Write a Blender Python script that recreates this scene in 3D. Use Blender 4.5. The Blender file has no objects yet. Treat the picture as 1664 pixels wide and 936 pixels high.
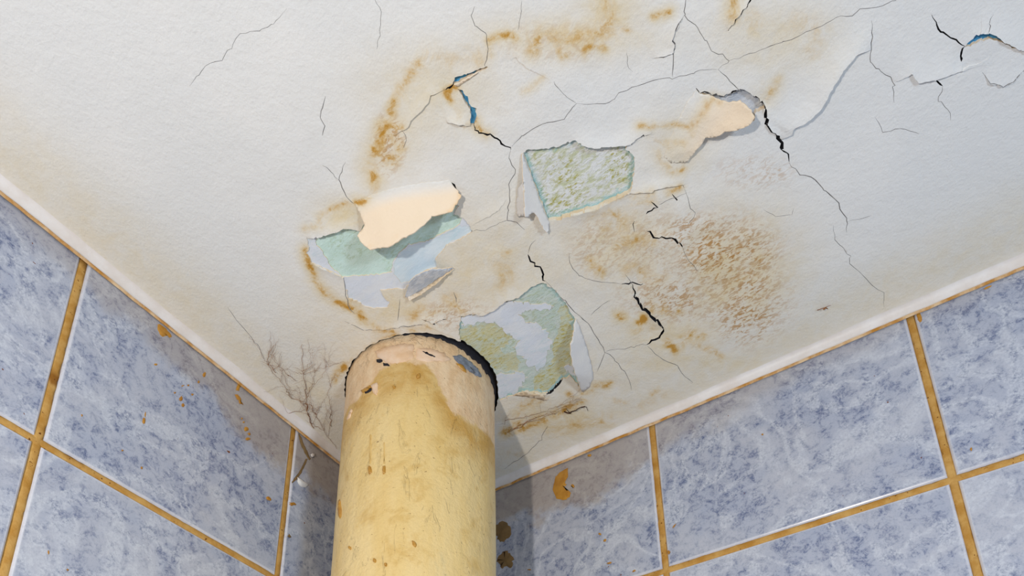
import bpy, bmesh, math, random
import numpy as np
from mathutils import Vector, Matrix, noise
from mathutils.geometry import delaunay_2d_cdt

random.seed(7)
rng = np.random.default_rng(7)
scene = bpy.context.scene
COL = scene.collection

# ------------------------------------------------------------------ camera
H = 2.4                       # height of the tile tops
ZC = H + 0.008                # ceiling plane
F_PX, PPY = 1241.0078, 468 + 715.70
CAM = np.array([0.5835039, -0.6917315, H - 0.6452749])
RX = np.array([0.84695207, 0.53149754, -0.0135111])
UP = np.array([0.19803324, -0.29178221, 0.93575957])
FW = np.array([-0.49341161, 0.79521915, 0.35237973])
cam_data = bpy.data.cameras.new('camera')
cam = bpy.data.objects.new('camera', cam_data)
COL.objects.link(cam)
M = Matrix(((RX[0], UP[0], -FW[0], CAM[0]), (RX[1], UP[1], -FW[1], CAM[1]),
            (RX[2], UP[2], -FW[2], CAM[2]), (0, 0, 0, 1)))
cam.matrix_world = M
cam_data.sensor_fit = 'HORIZONTAL'
cam_data.sensor_width = 36
cam_data.lens = F_PX / 1664 * 36
cam_data.shift_y = 715.70 / 1664
cam_data.clip_start = 0.01
scene.camera = cam

# ------------------------------------------------------------------ light
scene.view_settings.view_transform = 'Standard'
scene.view_settings.look = 'None'
scene.view_settings.gamma = 1
scene.view_settings.use_curve_mapping = False
scene.view_settings.exposure = 0.0

world = bpy.data.worlds.new('world')
scene.world = world
world.use_nodes = True
world.node_tree.nodes['Background'].inputs[0].default_value = (0.72, 0.84, 1.0, 1)
world.node_tree.nodes['Background'].inputs[1].default_value = 0.12


def lamp(name, loc, power, color, size):
    d = bpy.data.lights.new(name, 'POINT')
    d.energy = power
    d.color = color
    d.shadow_soft_size = size
    o = bpy.data.objects.new(name, d)
    o.location = loc
    COL.objects.link(o)
    return o


lamp('wall_lamp', (0.46, -1.10, H - 0.74), 23, (1.0, 0.92, 0.825), 0.016)  # unseen warm lamp, placed to match the edge of the pipe's shadow
lamp('room_lamp', (1.95, -1.08, H - 1.22), 64, (0.70, 0.84, 1.0), 0.13)


# ------------------------------------------------------------------ helpers
def ray(u, v):
    return FW + RX * ((u - 832) / F_PX) + UP * ((PPY - v) / F_PX)


def on_plane(u, v, axis, value):
    d = ray(u, v)
    t = (value - CAM[axis]) / d[axis]
    return CAM + t * d


def ceil_pt(u, v, drop=0.0):          # traced point -> point on the ceiling (metres), drop in mm
    return on_plane(u, v, 2, ZC - drop / 1000.0)


def to_px(P):
    d = np.asarray(P) - CAM
    z = d @ FW
    return np.stack([832 + F_PX * (d @ RX) / z, PPY - F_PX * (d @ UP) / z], -1)


def tag(o, label=None, cat=None, group=None, kind=None):
    if label: o['label'] = label
    if cat: o['category'] = cat
    if group: o['group'] = group
    if kind: o['kind'] = kind
    return o


def mesh_obj(name, verts, faces, mats, parent=None, smooth=True, mat_idx=None):
    me = bpy.data.meshes.new(name)
    me.from_pydata([tuple(map(float, v)) for v in verts], [], [tuple(map(int, f)) for f in faces])
    if not isinstance(mats, (list, tuple)): mats = [mats]
    for m in mats: me.materials.append(m)
    if mat_idx is not None: me.polygons.foreach_set('material_index', np.asarray(mat_idx, dtype=np.int32))
    me.polygons.foreach_set('use_smooth', np.full(len(me.polygons), smooth))
    me.update()
    o = bpy.data.objects.new(name, me)
    COL.objects.link(o)
    if parent: o.parent = parent
    return o


def set_attr(o, name, arr):
    a = o.data.attributes.new(name, 'FLOAT_COLOR', 'POINT')
    a.data.foreach_set('color', np.asarray(arr, dtype=np.float32).ravel())


def set_me_attr(me, name, arr):
    a = me.attributes.new(name, 'FLOAT_COLOR', 'POINT')
    a.data.foreach_set('color', np.asarray(arr, dtype=np.float32).ravel())


def in_poly(pts, poly):
    x, y = pts[:, 0], pts[:, 1]
    poly = np.asarray(poly)
    res = np.zeros(len(pts), bool)
    lo, hi = poly.min(0), poly.max(0)
    m = (x >= lo[0]) & (x <= hi[0]) & (y >= lo[1]) & (y <= hi[1])
    xs, ys = x[m], y[m]
    r = np.zeros(len(xs), bool)
    j = len(poly) - 1
    for i in range(len(poly)):
        xi, yi = poly[i]; xj, yj = poly[j]
        c = ((yi > ys) != (yj > ys))
        with np.errstate(divide='ignore', invalid='ignore'):
            c &= xs < (xj - xi) * (ys - yi) / (yj - yi) + xi
        r ^= c
        j = i
    res[m] = r
    return res


def line_dist(pts, line):
    """distance, arclength fraction, signed side to a polyline"""
    line = np.asarray(line, float)
    best = np.full(len(pts), 1e9); s = np.zeros(len(pts)); side = np.zeros(len(pts))
    seg = line[1:] - line[:-1]
    L = np.linalg.norm(seg, axis=1); cum = np.concatenate([[0], np.cumsum(L)])
    for i in range(len(seg)):
        d = pts - line[i]
        t = np.clip((d @ seg[i]) / (L[i] ** 2 + 1e-12), 0, 1)
        q = d - t[:, None] * seg[i]
        dd = np.linalg.norm(q, axis=1)
        m = dd < best
        best[m] = dd[m]
        s[m] = (cum[i] + t[m] * L[i]) / cum[-1]
        side[m] = np.sign(seg[i][0] * d[m, 1] - seg[i][1] * d[m, 0])
    return best, s, side


def resample(line, step):
    line = np.asarray(line, float)
    seg = np.linalg.norm(line[1:] - line[:-1], axis=1)
    cum = np.concatenate([[0], np.cumsum(seg)])
    keep = set(np.round(cum, 3))
    s = sorted(keep | set(np.round(np.arange(0, cum[-1], step), 3)))
    s = np.array(s)
    ok = np.concatenate([[True], np.diff(s) > step * .25]); s = s[ok]
    return np.stack([np.interp(s, cum, line[:, 0]), np.interp(s, cum, line[:, 1])], -1)


def rough(line, step=6, amp=0.8, closed=False):
    l = list(line) + ([line[0]] if closed else [])
    r = resample(l, step)
    n = len(r)
    r[1:-1] += rng.normal(0, amp, (n - 2, 2))
    return r[:-1] if closed else r


# ------------------------------------------------------------------ materials
class NT:
    def __init__(self, name, rough=0.7, spec=0.3):
        self.m = bpy.data.materials.new(name)
        self.m.use_nodes = True
        self.t = self.m.node_tree
        self.b = self.t.nodes['Principled BSDF']
        self.b.inputs['Roughness'].default_value = rough
        self.b.inputs['Specular IOR Level'].default_value = spec
        self.co = self.n('ShaderNodeTexCoord').outputs['Object']

    def n(self, typ, **kw):
        nd = self.t.nodes.new(typ)
        for k, v in kw.items(): setattr(nd, k, v)
        return nd

    def set(self, sock, v):
        if isinstance(v, bpy.types.NodeSocket): self.t.links.new(v, sock)
        else:
            if isinstance(v, tuple) and len(v) == 3 and sock.type == 'RGBA': v = v + (1,)
            sock.default_value = v

    def noise(self, scale, detail=4, rough=.6, co=None, dist=0.0, stretch=None):
        nd = self.n('ShaderNodeTexNoise')
        co = co or self.co
        if stretch:
            mp = self.n('ShaderNodeMapping')
            self.set(mp.inputs['Vector'], co)
            mp.inputs['Rotation'].default_value = (0, 0, stretch[0])
            mp.inputs['Scale'].default_value = stretch[1]
            co = mp.outputs[0]
        self.set(nd.inputs['Vector'], co)
        nd.inputs['Scale'].default_value = scale
        nd.inputs['Detail'].default_value = detail
        nd.inputs['Roughness'].default_value = rough
        nd.inputs['Distortion'].default_value = dist
        return nd.outputs['Fac']

    def ramp(self, v, a, b, lo=0.0, hi=1.0):
        nd = self.n('ShaderNodeMapRange')
        nd.interpolation_type = 'SMOOTHSTEP'
        self.set(nd.inputs[0], v)
        for i, x in zip((1, 2, 3, 4), (a, b, lo, hi)): nd.inputs[i].default_value = x
        return nd.outputs[0]

    def math(self, op, a, b=0.0, clamp=False):
        nd = self.n('ShaderNodeMath', operation=op, use_clamp=clamp)
        self.set(nd.inputs[0], a); self.set(nd.inputs[1], b)
        return nd.outputs[0]

    def mix(self, f, a, b):
        nd = self.n('ShaderNodeMix', data_type='RGBA')
        self.set(nd.inputs[0], f); self.set(nd.inputs[6], a); self.set(nd.inputs[7], b)
        return nd.outputs[2]

    def attr(self, name):
        a = self.n('ShaderNodeAttribute', attribute_name=name)
        s = self.n('ShaderNodeSeparateColor')
        self.t.links.new(a.outputs['Color'], s.inputs[0])
        return s.outputs[0], s.outputs[1], s.outputs[2]

    def color(self, c): self.set(self.b.inputs['Base Color'], c)

    def bump(self, h, strength=.3, dist=.001):
        nd = self.n('ShaderNodeBump')
        nd.inputs['Strength'].default_value = strength
        nd.inputs['Distance'].default_value = dist
        self.set(nd.inputs['Height'], h)
        self.t.links.new(nd.outputs[0], self.b.inputs['Normal'])


def srgb(r, g, b):
    f = lambda c: (c / 255 / 12.92) if c <= 10 else ((c / 255 + .055) / 1.055) ** 2.4
    return (f(r), f(g), f(b))


def plain(name, rgb, rgb2=None, scale=60, rough=.75, spec=.25, bump=.3, bscale=300):
    t = NT(name, rough, spec)
    c = srgb(*rgb)
    if rgb2: c = t.mix(t.ramp(t.noise(scale, 6, .65), .35, .65), c, srgb(*rgb2))
    t.color(c)
    if bump: t.bump(t.noise(bscale, 5, .6), bump, .0008)
    return t.m


def mat_paint():
    t = NT('ceiling_paint', .62, .25)
    st, mo, be = t.attr('stain')
    big = t.noise(9, 4, .6)
    c = t.mix(t.ramp(big, .35, .7), srgb(232, 232, 230), srgb(238, 237, 234))
    n1 = t.noise(55, 8, .68, dist=.6)
    n2 = t.noise(180, 6, .7)
    # broad beige damp tint
    bf = t.math('MULTIPLY', be, t.ramp(n1, .25, .75, .55, 1.25), True)
    c = t.mix(bf, c, srgb(226, 207, 164))
    # mottled rusty islands
    isl = t.noise(175, 5, .64, dist=.7, stretch=(.6, (1, 1.9, 1)))
    mf = t.math('MULTIPLY', t.math('MULTIPLY', mo, t.ramp(t.noise(24, 4, .6), .36, .6, .6, 1.15)), t.ramp(isl, .45, .61, 0.0, .9), True)
    c = t.mix(mf, c, srgb(188, 142, 84))
    # ochre rings
    sf = t.math('MULTIPLY', st, t.ramp(n1, .32, .68, .3, 1.3))
    sf = t.math('MULTIPLY', sf, t.ramp(n2, .25, .7, .55, 1.2), True)
    c = t.mix(t.ramp(sf, 0.02, .95, 0.0, .9), c, srgb(216, 182, 118))
    c = t.mix(t.ramp(sf, .42, 1.0, 0.0, .95), c, srgb(194, 142, 54))
    # warm light painted as cream on the sheets that have curled away
    rc, rk, _ = t.attr('reach')
    cc = t.mix(t.noise(14, 3), srgb(248, 230, 206), srgb(244, 222, 192))
    cc = t.mix(t.math('MULTIPLY', rk, t.ramp(t.noise(26, 4), .5, .75)), cc, srgb(240, 198, 140))
    c = t.mix(t.ramp(rc, .02, .36), c, cc)
    t.color(c)
    g = t.math('ADD', t.noise(420, 3, .6), t.math('MULTIPLY', t.noise(130, 3, .5), 1.3))
    t.bump(g, .55, .0008)
    return t.m


def mat_plaster(name, c0, c1, c2, scale, a=.42, b=.58, ang=.55, squash=2.2, bump=.7, rim=None, dist=.0015):
    t = NT(name, .85, .15)
    n = t.noise(scale, 7, .68, dist=.4, stretch=(ang, (1, squash, 1)))
    n2 = t.noise(scale * 2.3, 6, .7, stretch=(ang, (1, squash, 1)))
    big = t.noise(scale * .3, 3, .5)
    c = t.mix(t.ramp(n, a, b), srgb(*c0), srgb(*c1))
    f = t.math('MULTIPLY', t.ramp(n2, .48, .62), t.ramp(big, .4, .58))
    c = t.mix(f, c, srgb(*c2))
    if rim:
        rf = t.math('ADD', t.attr('rim')[0], t.math('MULTIPLY', t.math('SUBTRACT', n2, .5), 1.6))
        c = t.mix(t.ramp(rf, .35, 1.15, 0.0, .85), c, srgb(*rim))
    t.color(c)
    t.bump(t.math('ADD', n2, n), bump, dist)
    return t.m


def mat_tile():
    t = NT('blue_marbled_glaze', .24, .45)
    oi = t.n('ShaderNodeObjectInfo')
    co = t.n('ShaderNodeTexCoord').outputs['Object']
    add = t.n('ShaderNodeVectorMath', operation='MULTIPLY_ADD')
    cmb = t.n('ShaderNodeCombineXYZ')
    for i in range(3): t.set(cmb.inputs[i], oi.outputs['Random'])
    t.set(add.inputs[0], cmb.outputs[0]); add.inputs[1].default_value = (7.3, 5.1, 9.7); t.set(add.inputs[2], co)
    p = add.outputs[0]
    big = t.noise(13, 5, .6, p, .8)
    med = t.noise(95, 9, .76, p, .5)
    fine = t.noise(420, 6, .78, p)
    c = t.mix(t.ramp(big, .3, .7), srgb(188, 192, 204), srgb(168, 176, 196))
    dk = t.math('MULTIPLY', t.ramp(med, .44, .64), t.ramp(big, .33, .60, .30, 1.0))
    dk = t.math('MULTIPLY', dk, t.ramp(fine, .34, .60, .2, 1.25), True)
    c = t.mix(dk, c, srgb(100, 112, 146))
    c = t.mix(t.ramp(t.noise(700, 3, .6, p), .5, .75, 0.0, .35), c, srgb(120, 136, 172))
    # pale cloudy veins
    v = t.noise(9, 5, .55, p, 1.6)
    v = t.math('ABSOLUTE', t.math('SUBTRACT', v, .5))
    vf = t.math('MULTIPLY', t.ramp(v, .0, .06, .72, 0.0), t.ramp(fine, .35, .62, 1.0, .25), True)
    c = t.mix(vf, c, srgb(212, 217, 226))
    # damp brown staining that creeps down from the ceiling joint
    geo = t.n('ShaderNodeNewGeometry')
    sp = t.n('ShaderNodeSeparateXYZ'); t.set(sp.inputs[0], geo.outputs['Position'])
    corner = t.ramp(t.math('ADD', sp.outputs[0], t.math('MULTIPLY', sp.outputs[1], -1.0)), .16, .62, 1.0, 0.30)
    dep = t.math('SUBTRACT', H, sp.outputs[2])
    wn = t.noise(16, 4, .6, geo.outputs['Position'])
    lim = t.math('MULTIPLY', t.math('MULTIPLY', wn, .15), corner)
    sf = t.math('SUBTRACT', lim, dep)
    sf = t.math('MULTIPLY', t.ramp(sf, -.006, .02), t.math('MULTIPLY', corner, .62), True)
    c = t.mix(sf, c, srgb(164, 146, 124))
    # tiny rust specks
    sn = t.noise(140, 2, .5, p)
    c = t.mix(t.ramp(sn, .765, .785), c, srgb(120, 66, 36))
    # pale tile rim
    ed = t.attr('edge')[0]
    c = t.mix(t.math('MULTIPLY', ed, .65), c, srgb(222, 222, 228))
    t.color(c)
    t.bump(t.noise(35, 3, .5, p), .12, .001)
    return t.m


def mat_grout():
    t = NT('ochre_grout', .8, .2)
    c = t.mix(t.ramp(t.noise(40, 6, .65), .35, .65), srgb(182, 132, 58), srgb(206, 164, 96))
    c = t.mix(t.ramp(t.noise(22, 4, .6), .56, .72), c, srgb(146, 96, 34))
    c = t.mix(t.ramp(t.noise(300, 2, .5), .68, .74), c, srgb(110, 62, 22))
    t.color(c)
    t.bump(t.noise(350, 5, .65), .6, .001)
    return t.m


def mat_pipe():
    t = NT('yellow_pipe_paint', .42, .4)
    pr, so, _ = t.attr('mask')
    st = t.noise(26, 6, .6, stretch=(0, (1, 1, .18)))
    c = t.mix(t.ramp(st, .3, .7), srgb(230, 198, 130), srgb(238, 212, 154))
    bl = t.noise(38, 7, .66, dist=.5)
    c = t.mix(t.math('MULTIPLY', t.ramp(bl, .50, .70), .6), c, srgb(208, 168, 90))
    c = t.mix(t.ramp(t.noise(30, 5, .65, dist=.4, stretch=(0, (1, 1, .3))), .60, .72, 0.0, .5), c, srgb(206, 190, 142))
    # ochre soaked ring under the bare collar
    c = t.mix(t.math('MULTIPLY', so, t.ramp(bl, .3, .6, .35, .95)), c, srgb(200, 154, 74))
    pn = t.noise(70, 6, .65, stretch=(0, (1, 1, .5)))
    pc = t.mix(t.ramp(pn, .35, .65), srgb(240, 212, 174), srgb(226, 190, 146))
    pf = t.ramp(t.math('ADD', pr, t.math('MULTIPLY', t.math('SUBTRACT', bl, .5), .9)), .42, .58)
    c = t.mix(pf, c, pc)
    sp = t.noise(230, 3, .55)
    c = t.mix(t.math('MULTIPLY', t.ramp(sp, .68, .73), .7), c, srgb(120, 82, 36))
    t.color(c)
    h = t.math('ADD', t.noise(60, 6, .6), t.math('MULTIPLY', t.noise(240, 4, .6), .5))
    sc = t.ramp(t.noise(48, 5, .7, dist=1.2, stretch=(0, (1, 1, .35))), .58, .64)
    t.bump(t.math('ADD', h, t.math('MULTIPLY', sc, .5)), .7, .002)
    return t.m


PAINT = mat_paint()
EDGE = plain('broken_paint_edge', (238, 224, 204), (230, 206, 170), 90)
DARK = plain('crack_dirt_and_shade', (38, 38, 44), None, bump=0)  # near-black for crack dirt; paints shade into the pipe gap and ring
HAIR = plain('hairline_crack_dirt', (176, 172, 170), (128, 125, 126), 120, bump=0)
BLUE = plain('old_blue_paint', (92, 170, 216), (60, 136, 192), 80)
TEAL = mat_plaster('teal_plaster', (204, 230, 222), (212, 236, 230), (188, 212, 192), 80, ang=.5, bump=.4)
PALE = mat_plaster('pale_blue_skim', (212, 228, 238), (222, 234, 242), (196, 222, 232), 30, bump=.4)
WHITE = mat_plaster('white_skim', (226, 230, 236), (220, 226, 236), (210, 222, 230), 30, bump=.4)
MOSS = mat_plaster('mossy_plaster', (208, 212, 178), (238, 240, 240), (184, 178, 88), 90, .36, .56, squash=2.0, bump=.8, rim=(150, 204, 212), dist=.0016)
OLIVE = mat_plaster('olive_plaster', (210, 208, 170), (208, 216, 198), (198, 188, 116), 75, dist=.0015)
SAGE = mat_plaster('sage_plaster', (200, 216, 206), (212, 222, 216), (190, 202, 176), 70, rim=(160, 206, 212), dist=.0015)
GREY = mat_plaster('grey_skim_and_flap_shade', (196, 204, 216), (220, 224, 230), (160, 172, 188), 70)
TILE = mat_tile()
GROUT = mat_grout()
PIPE = mat_pipe()
CAULK = plain('white_caulk', (236, 232, 230), (226, 218, 212), 30, .45, .4, .2, 120)
RUST = plain('rust_stained_caulk', (190, 134, 58), (226, 196, 156), 60)
FLAP = PAINT
FLAPG = plain('pale_paint_sheet', (234, 231, 226), (226, 224, 222), 30, .65, .25, .25, 400)
ROOT = plain('dry_root_fibre', (160, 108, 66), (120, 74, 42), 90, .9, .1, 0)
GLUE = plain('ochre_glue', (196, 142, 54), (176, 120, 40), 60, .5, .4)
GLUEB = plain('brown_glue', (140, 112, 72), (120, 96, 60), 60, .5, .4)

# ------------------------------------------------------------------ traced layout of the ceiling
def T(s):
    v = [float(a) for a in s.replace(',', ' ').split()]
    return [(v[i], v[i + 1]) for i in range(0, len(v), 2)]


# open patches: name, outline, recess mm, material, label
PATCH = [
    ('plaster_patch', T('498,386 516,384 529,379 546,373 559,367 572,369 585,375 600,352 640,335 690,322 736,314 745,334 739,348 752,354 765,367 766,377 745,390 726,398 720,406 708,420 710,436 690,440 672,452 664,462 658,470 640,469 618,472 624,484 633,492 630,500 598,500 582,491 566,484 562,470 558,452 543,443 524,436 508,427 498,411 503,401'), 1.1, WHITE, 'pale bare patch left where paint has peeled'),
    ('plaster_patch', T('640,430 652,410 668,402 692,397 716,384 748,368 764,368 766,377 745,390 726,398 720,406 708,420 710,436 690,440 672,452 664,460 650,460 640,446'), 1.5, PALE, 'pale blue older paint'),
    ('plaster_patch', T('513,390 529,381 546,375 559,369 572,370 585,376 600,353 640,337 690,324 735,317 742,334 737,349 750,354 747,366 716,382 691,395 665,399 649,411 639,428 636,443 611,449 588,449 559,452 537,436 524,410 514,400'), 2.2, TEAL, 'teal bare plaster'),
    ('plaster_patch', T('850,249 855,244 887,241 909,238 925,230 936,226 944,233 964,237 992,235 1020,233 1015,242 1023,244 1030,254 1031,276 1028,299 1023,311 992,326 970,337 944,343 928,348 912,355 895,359 891,358 874,315 861,279'), 3.6, MOSS, 'mossy white and green bare plaster'),
    ('plaster_patch', T('883,459 864,464 840,482 821,488 803,502 783,512 766,509 749,515 746,539 749,559 762,570 773,578 786,594 798,614 805,640 812,650 830,644 838,641 852,637 866,637 879,640 891,639 902,630 914,616 927,612 941,628 934,600 929,575 931,545 935,517 930,512 919,491 901,472'), 1.9, SAGE, 'sage green bare plaster beside the pipe'),
    ('plaster_patch', T('746,540 760,534 784,528 800,526 816,536 834,552 822,566 812,574 836,578 846,590 838,604 820,606 806,600 792,590 786,592 773,577 758,565 749,558'), 2.1, OLIVE, 'olive plaster'),
    ('plaster_patch', T('918,494 924,505 930,518 929,548 926,576 931,596 922,606 905,618 892,635 880,638 868,634 866,620 880,606 894,596 900,580 898,560 906,544 912,524 908,506'), 2.1, OLIVE, 'olive plaster'),
    ('skim_flake', T('750,517 766,511 783,514 803,504 821,490 836,492 856,494 880,496 902,500 896,506 872,506 850,508 842,514 860,524 880,532 893,546 897,560 890,574 886,592 876,604 860,600 856,588 842,580 836,568 842,556 826,544 812,532 800,524 776,526 752,533'), 1.3, WHITE, 'white skim coat flake'),
    ('skim_flake', T('806,612 820,610 836,608 850,604 856,616 848,630 838,640 826,644 812,649 806,640 801,622'), 1.4, WHITE, 'white skim coat flake'),
    ('skim_flake', T('916,598 926,592 932,600 938,618 928,610 920,606'), 1.4, WHITE, None),
    ('plaster_patch', T('1141,151 1173,156 1199,148 1203,145 1222,155 1244,175 1238,178 1228,182 1226,196 1205,205 1180,206 1172,190 1160,170'), 4.0, GREY, 'grey older layer in the gap'),
    ('blue_layer', T('739,126 760,121 777,113 791,107 792,110 776,119 757,129 742,137 736,136'), 3.5, BLUE, 'old blue paint in the open crack'),
    ('blue_layer', T('742,144 751,147 759,158 766,174 773,177 774,196 770,206 763,205 764,190 764,178 757,169 750,155'), 3.6, BLUE, 'old blue paint in the open crack'),
    ('blue_layer', T('1567,75 1571,70 1583,58 1596,52 1607,52 1619,57 1632,66 1645,73 1657,79 1664,82 1664,85 1650,79 1634,72 1622,65 1607,63 1596,65 1583,70 1572,77'), 2.0, BLUE, 'old blue paint in the curved gap'),
]
# cracks: trace, width px, recess, material kind
CR = [
    (T('771,10 766,26 772,41 791,56 793,69 795,80 791,97 789,109'), 1.5, 0),
    (T('738,136 731,143 724,146'), 3, 1),
    (T('770,204 772,212 779,216 796,218 807,227 830,243'), 2.6, 1),
    (T('764,206 755,202 741,198 727,200'), 1.6, 1),
    (T('832,238 848,221 873,205 891,197 907,197 916,192 929,174 937,167'), 1.5, 0),
    (T('937,167 919,155 909,145 900,131'), 1.1, 0),
    (T('937,167 973,169 996,164 1006,151 1044,136 1080,126 1093,127 1128,119 1138,113 1167,113'), 1.3, 0),
    (T('830,243 827,257 838,276 836,284 826,300 829,318 826,340 825,356 836,360 853,374'), 1.6, 0),
    (T('871,390 861,401 858,414'), 1.0, 0),
    (T('858,414 864,424 871,433 880,441 882,451 886,456'), 3.0, 1),
    (T('886,456 901,472 919,490 932,506 947,518 960,531 972,552 984,571 1000,586 1014,603 1024,620 1026,634'), 1.6, 0),
    (T('925,411 925,427 941,448 964,456 996,460 1012,462'), 1.1, 0),
    (T('1010,461 1028,462 1045,462'), 2, 1),
    (T('1052,376 1063,383 1080,386 1092,387 1104,393 1109,401'), 4.0, 1),
    (T('1109,401 1114,417 1124,428 1136,440'), 1.0, 0),
    (T('1031,359 1030,366 1031,377'), 1.4, 1),
    (T('1058,327 1068,334 1060,341 1050,348'), 2.2, 1),
    (T('1109,300 1112,306'), 2.2, 1),
    (T('1092,315 1096,318 1101,325'), 1.8, 1),
    (T('1112,306 1118,322 1122,338 1131,345 1118,364'), 1.0, 0),
    (T('1016,446 1022,455 1028,463'), 1.4, 0),
    (T('1028,463 1032,478 1040,494 1054,509 1066,520 1078,533'), 3.2, 1),
    (T('1078,533 1074,542 1069,549 1051,559'), 4.2, 1),
    (T('1052,562 1072,582 1101,596 1112,612 1126,622'), 1.2, 0),
    (T('1051,559 1030,563 1005,568 984,571'), .9, 0),
    (T('1020,233 1032,226 1046,219 1051,220'), 2.4, 1),
    (T('1131,143 1138,151 1151,153 1173,157 1199,148'), 2.6, 1),
    (T('1167,113 1184,130 1202,146'), 1.6, 0),
    (T('1202,145 1222,156 1236,166 1244,175'), 4.2, 1),
    (T('1244,175 1245,190 1247,204 1255,213 1263,220'), 4.0, 1),
    (T('1261,218 1267,227 1268,242'), 6.0, 1),
    (T('1268,242 1283,249 1282,263'), 2.6, 1),
    (T('1282,263 1290,273 1301,283 1320,287 1331,299 1340,310 1357,323 1366,340 1377,360 1376,378'), 1.9, 0),
    (T('1354,366 1357,391 1368,400 1381,416 1381,428 1403,449 1419,465 1437,476 1437,499'), 1.1, 0),
    (T('1377,360 1400,354 1416,350'), .9, 0),
    (T('1167,113 1184,99 1173,88 1156,81 1145,64 1129,41 1112,24 1114,0 1116,-40'), 1.5, 0),
    (T('1184,99 1227,85 1273,68 1316,50 1337,42 1355,31 1368,24 1384,26 1399,15 1435,10 1455,0 1490,-20'), 1.2, 0),
    (T('1112,24 1097,51 1093,65 1097,72 1093,85 1093,127'), 1.8, 0),
    (T('1093,85 1078,92 1060,96'), 1.4, 0),
    (T('1228,-14 1219,0 1209,15 1200,24 1183,50'), 2.4, 1),
    (T('1018,85 1019,108 1029,118'), .9, 0),
    (T('848,0 848,14 846,28 841,49'), .9, 0),
    (T('1416,33 1417,51 1416,82 1414,100 1428,113 1448,127 1452,139 1453,167'), 1.8, 0),
    (T('1514,24 1525,47 1545,60 1568,74'), 2.6, 1),
    (T('1568,74 1561,84 1562,100'), 3.0, 1),
    (T('1519,128 1532,140'), 2.6, 1),
    (T('1532,140 1526,164 1536,174 1543,185 1545,196'), 1.3, 0),
    (T('1596,117 1609,135 1622,136 1630,140 1648,131 1664,113 1690,104'), 1.4, 0),
    (T('1422,191 1436,214 1468,209 1494,218'), 1.2, 0),
    (T('1614,23 1608,36 1605,51'), 1.3, 0),
    (T('1664,84 1690,92 1730,96'), 2, 1),
    (T('466,14 445,38 420,50 389,56 374,80 360,98 340,102 320,124 308,140'), 1.0, 0),
    (T('529,156 521,180 520,192 529,206 524,220'), 1.6, 0),
    (T('562,262 553,284 551,292 562,318 575,330'), 1.5, 0),
    (T('524,268 540,282 551,292'), 1.0, 0),
    (T('729,292 744,311 750,318'), 2.6, 1),
    (T('653,211 660,222 656,240'), 1.2, 0),
    (T('558,452 562,481 570,505 576,510'), 1.6, 0),
    (T('686,518 697,520 705,525 714,520 725,519'), 2.0, 1),
    (T('737,475 742,486 741,494'), 1.6, 0),
    (T('650,485 648,500 646,520'), 1.1, 0),
    (T('560,522 590,536 620,535 650,530 690,526'), 1.0, 0),
    (T('786,596 800,590 815,582 832,574'), 1.4, 0),
    (T('983,572 976,590 970,604'), 1.0, 0),
    (T('820,762 850,742 880,714 890,692'), 1.0, 0),
    (T('888,640 900,632 914,616'), 3, 1),
    (T('700,500 0,0')[:0] or T('960,512 978,494 990,488'), 1.0, 0),
    (T('764,377 790,372 812,360 826,357'), .9, 0),
    (T('1116,314 1090,322 1070,332'), .8, 0),
    (T('1240,340 1262,352 1285,348 1290,338'), .8, 0),
    (T('604,-10 620,20 618,50 612,80'), .8, 0),
    (T('370,500 385,520 402,540 418,560 430,585'), 1.0, 0),
]
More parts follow.
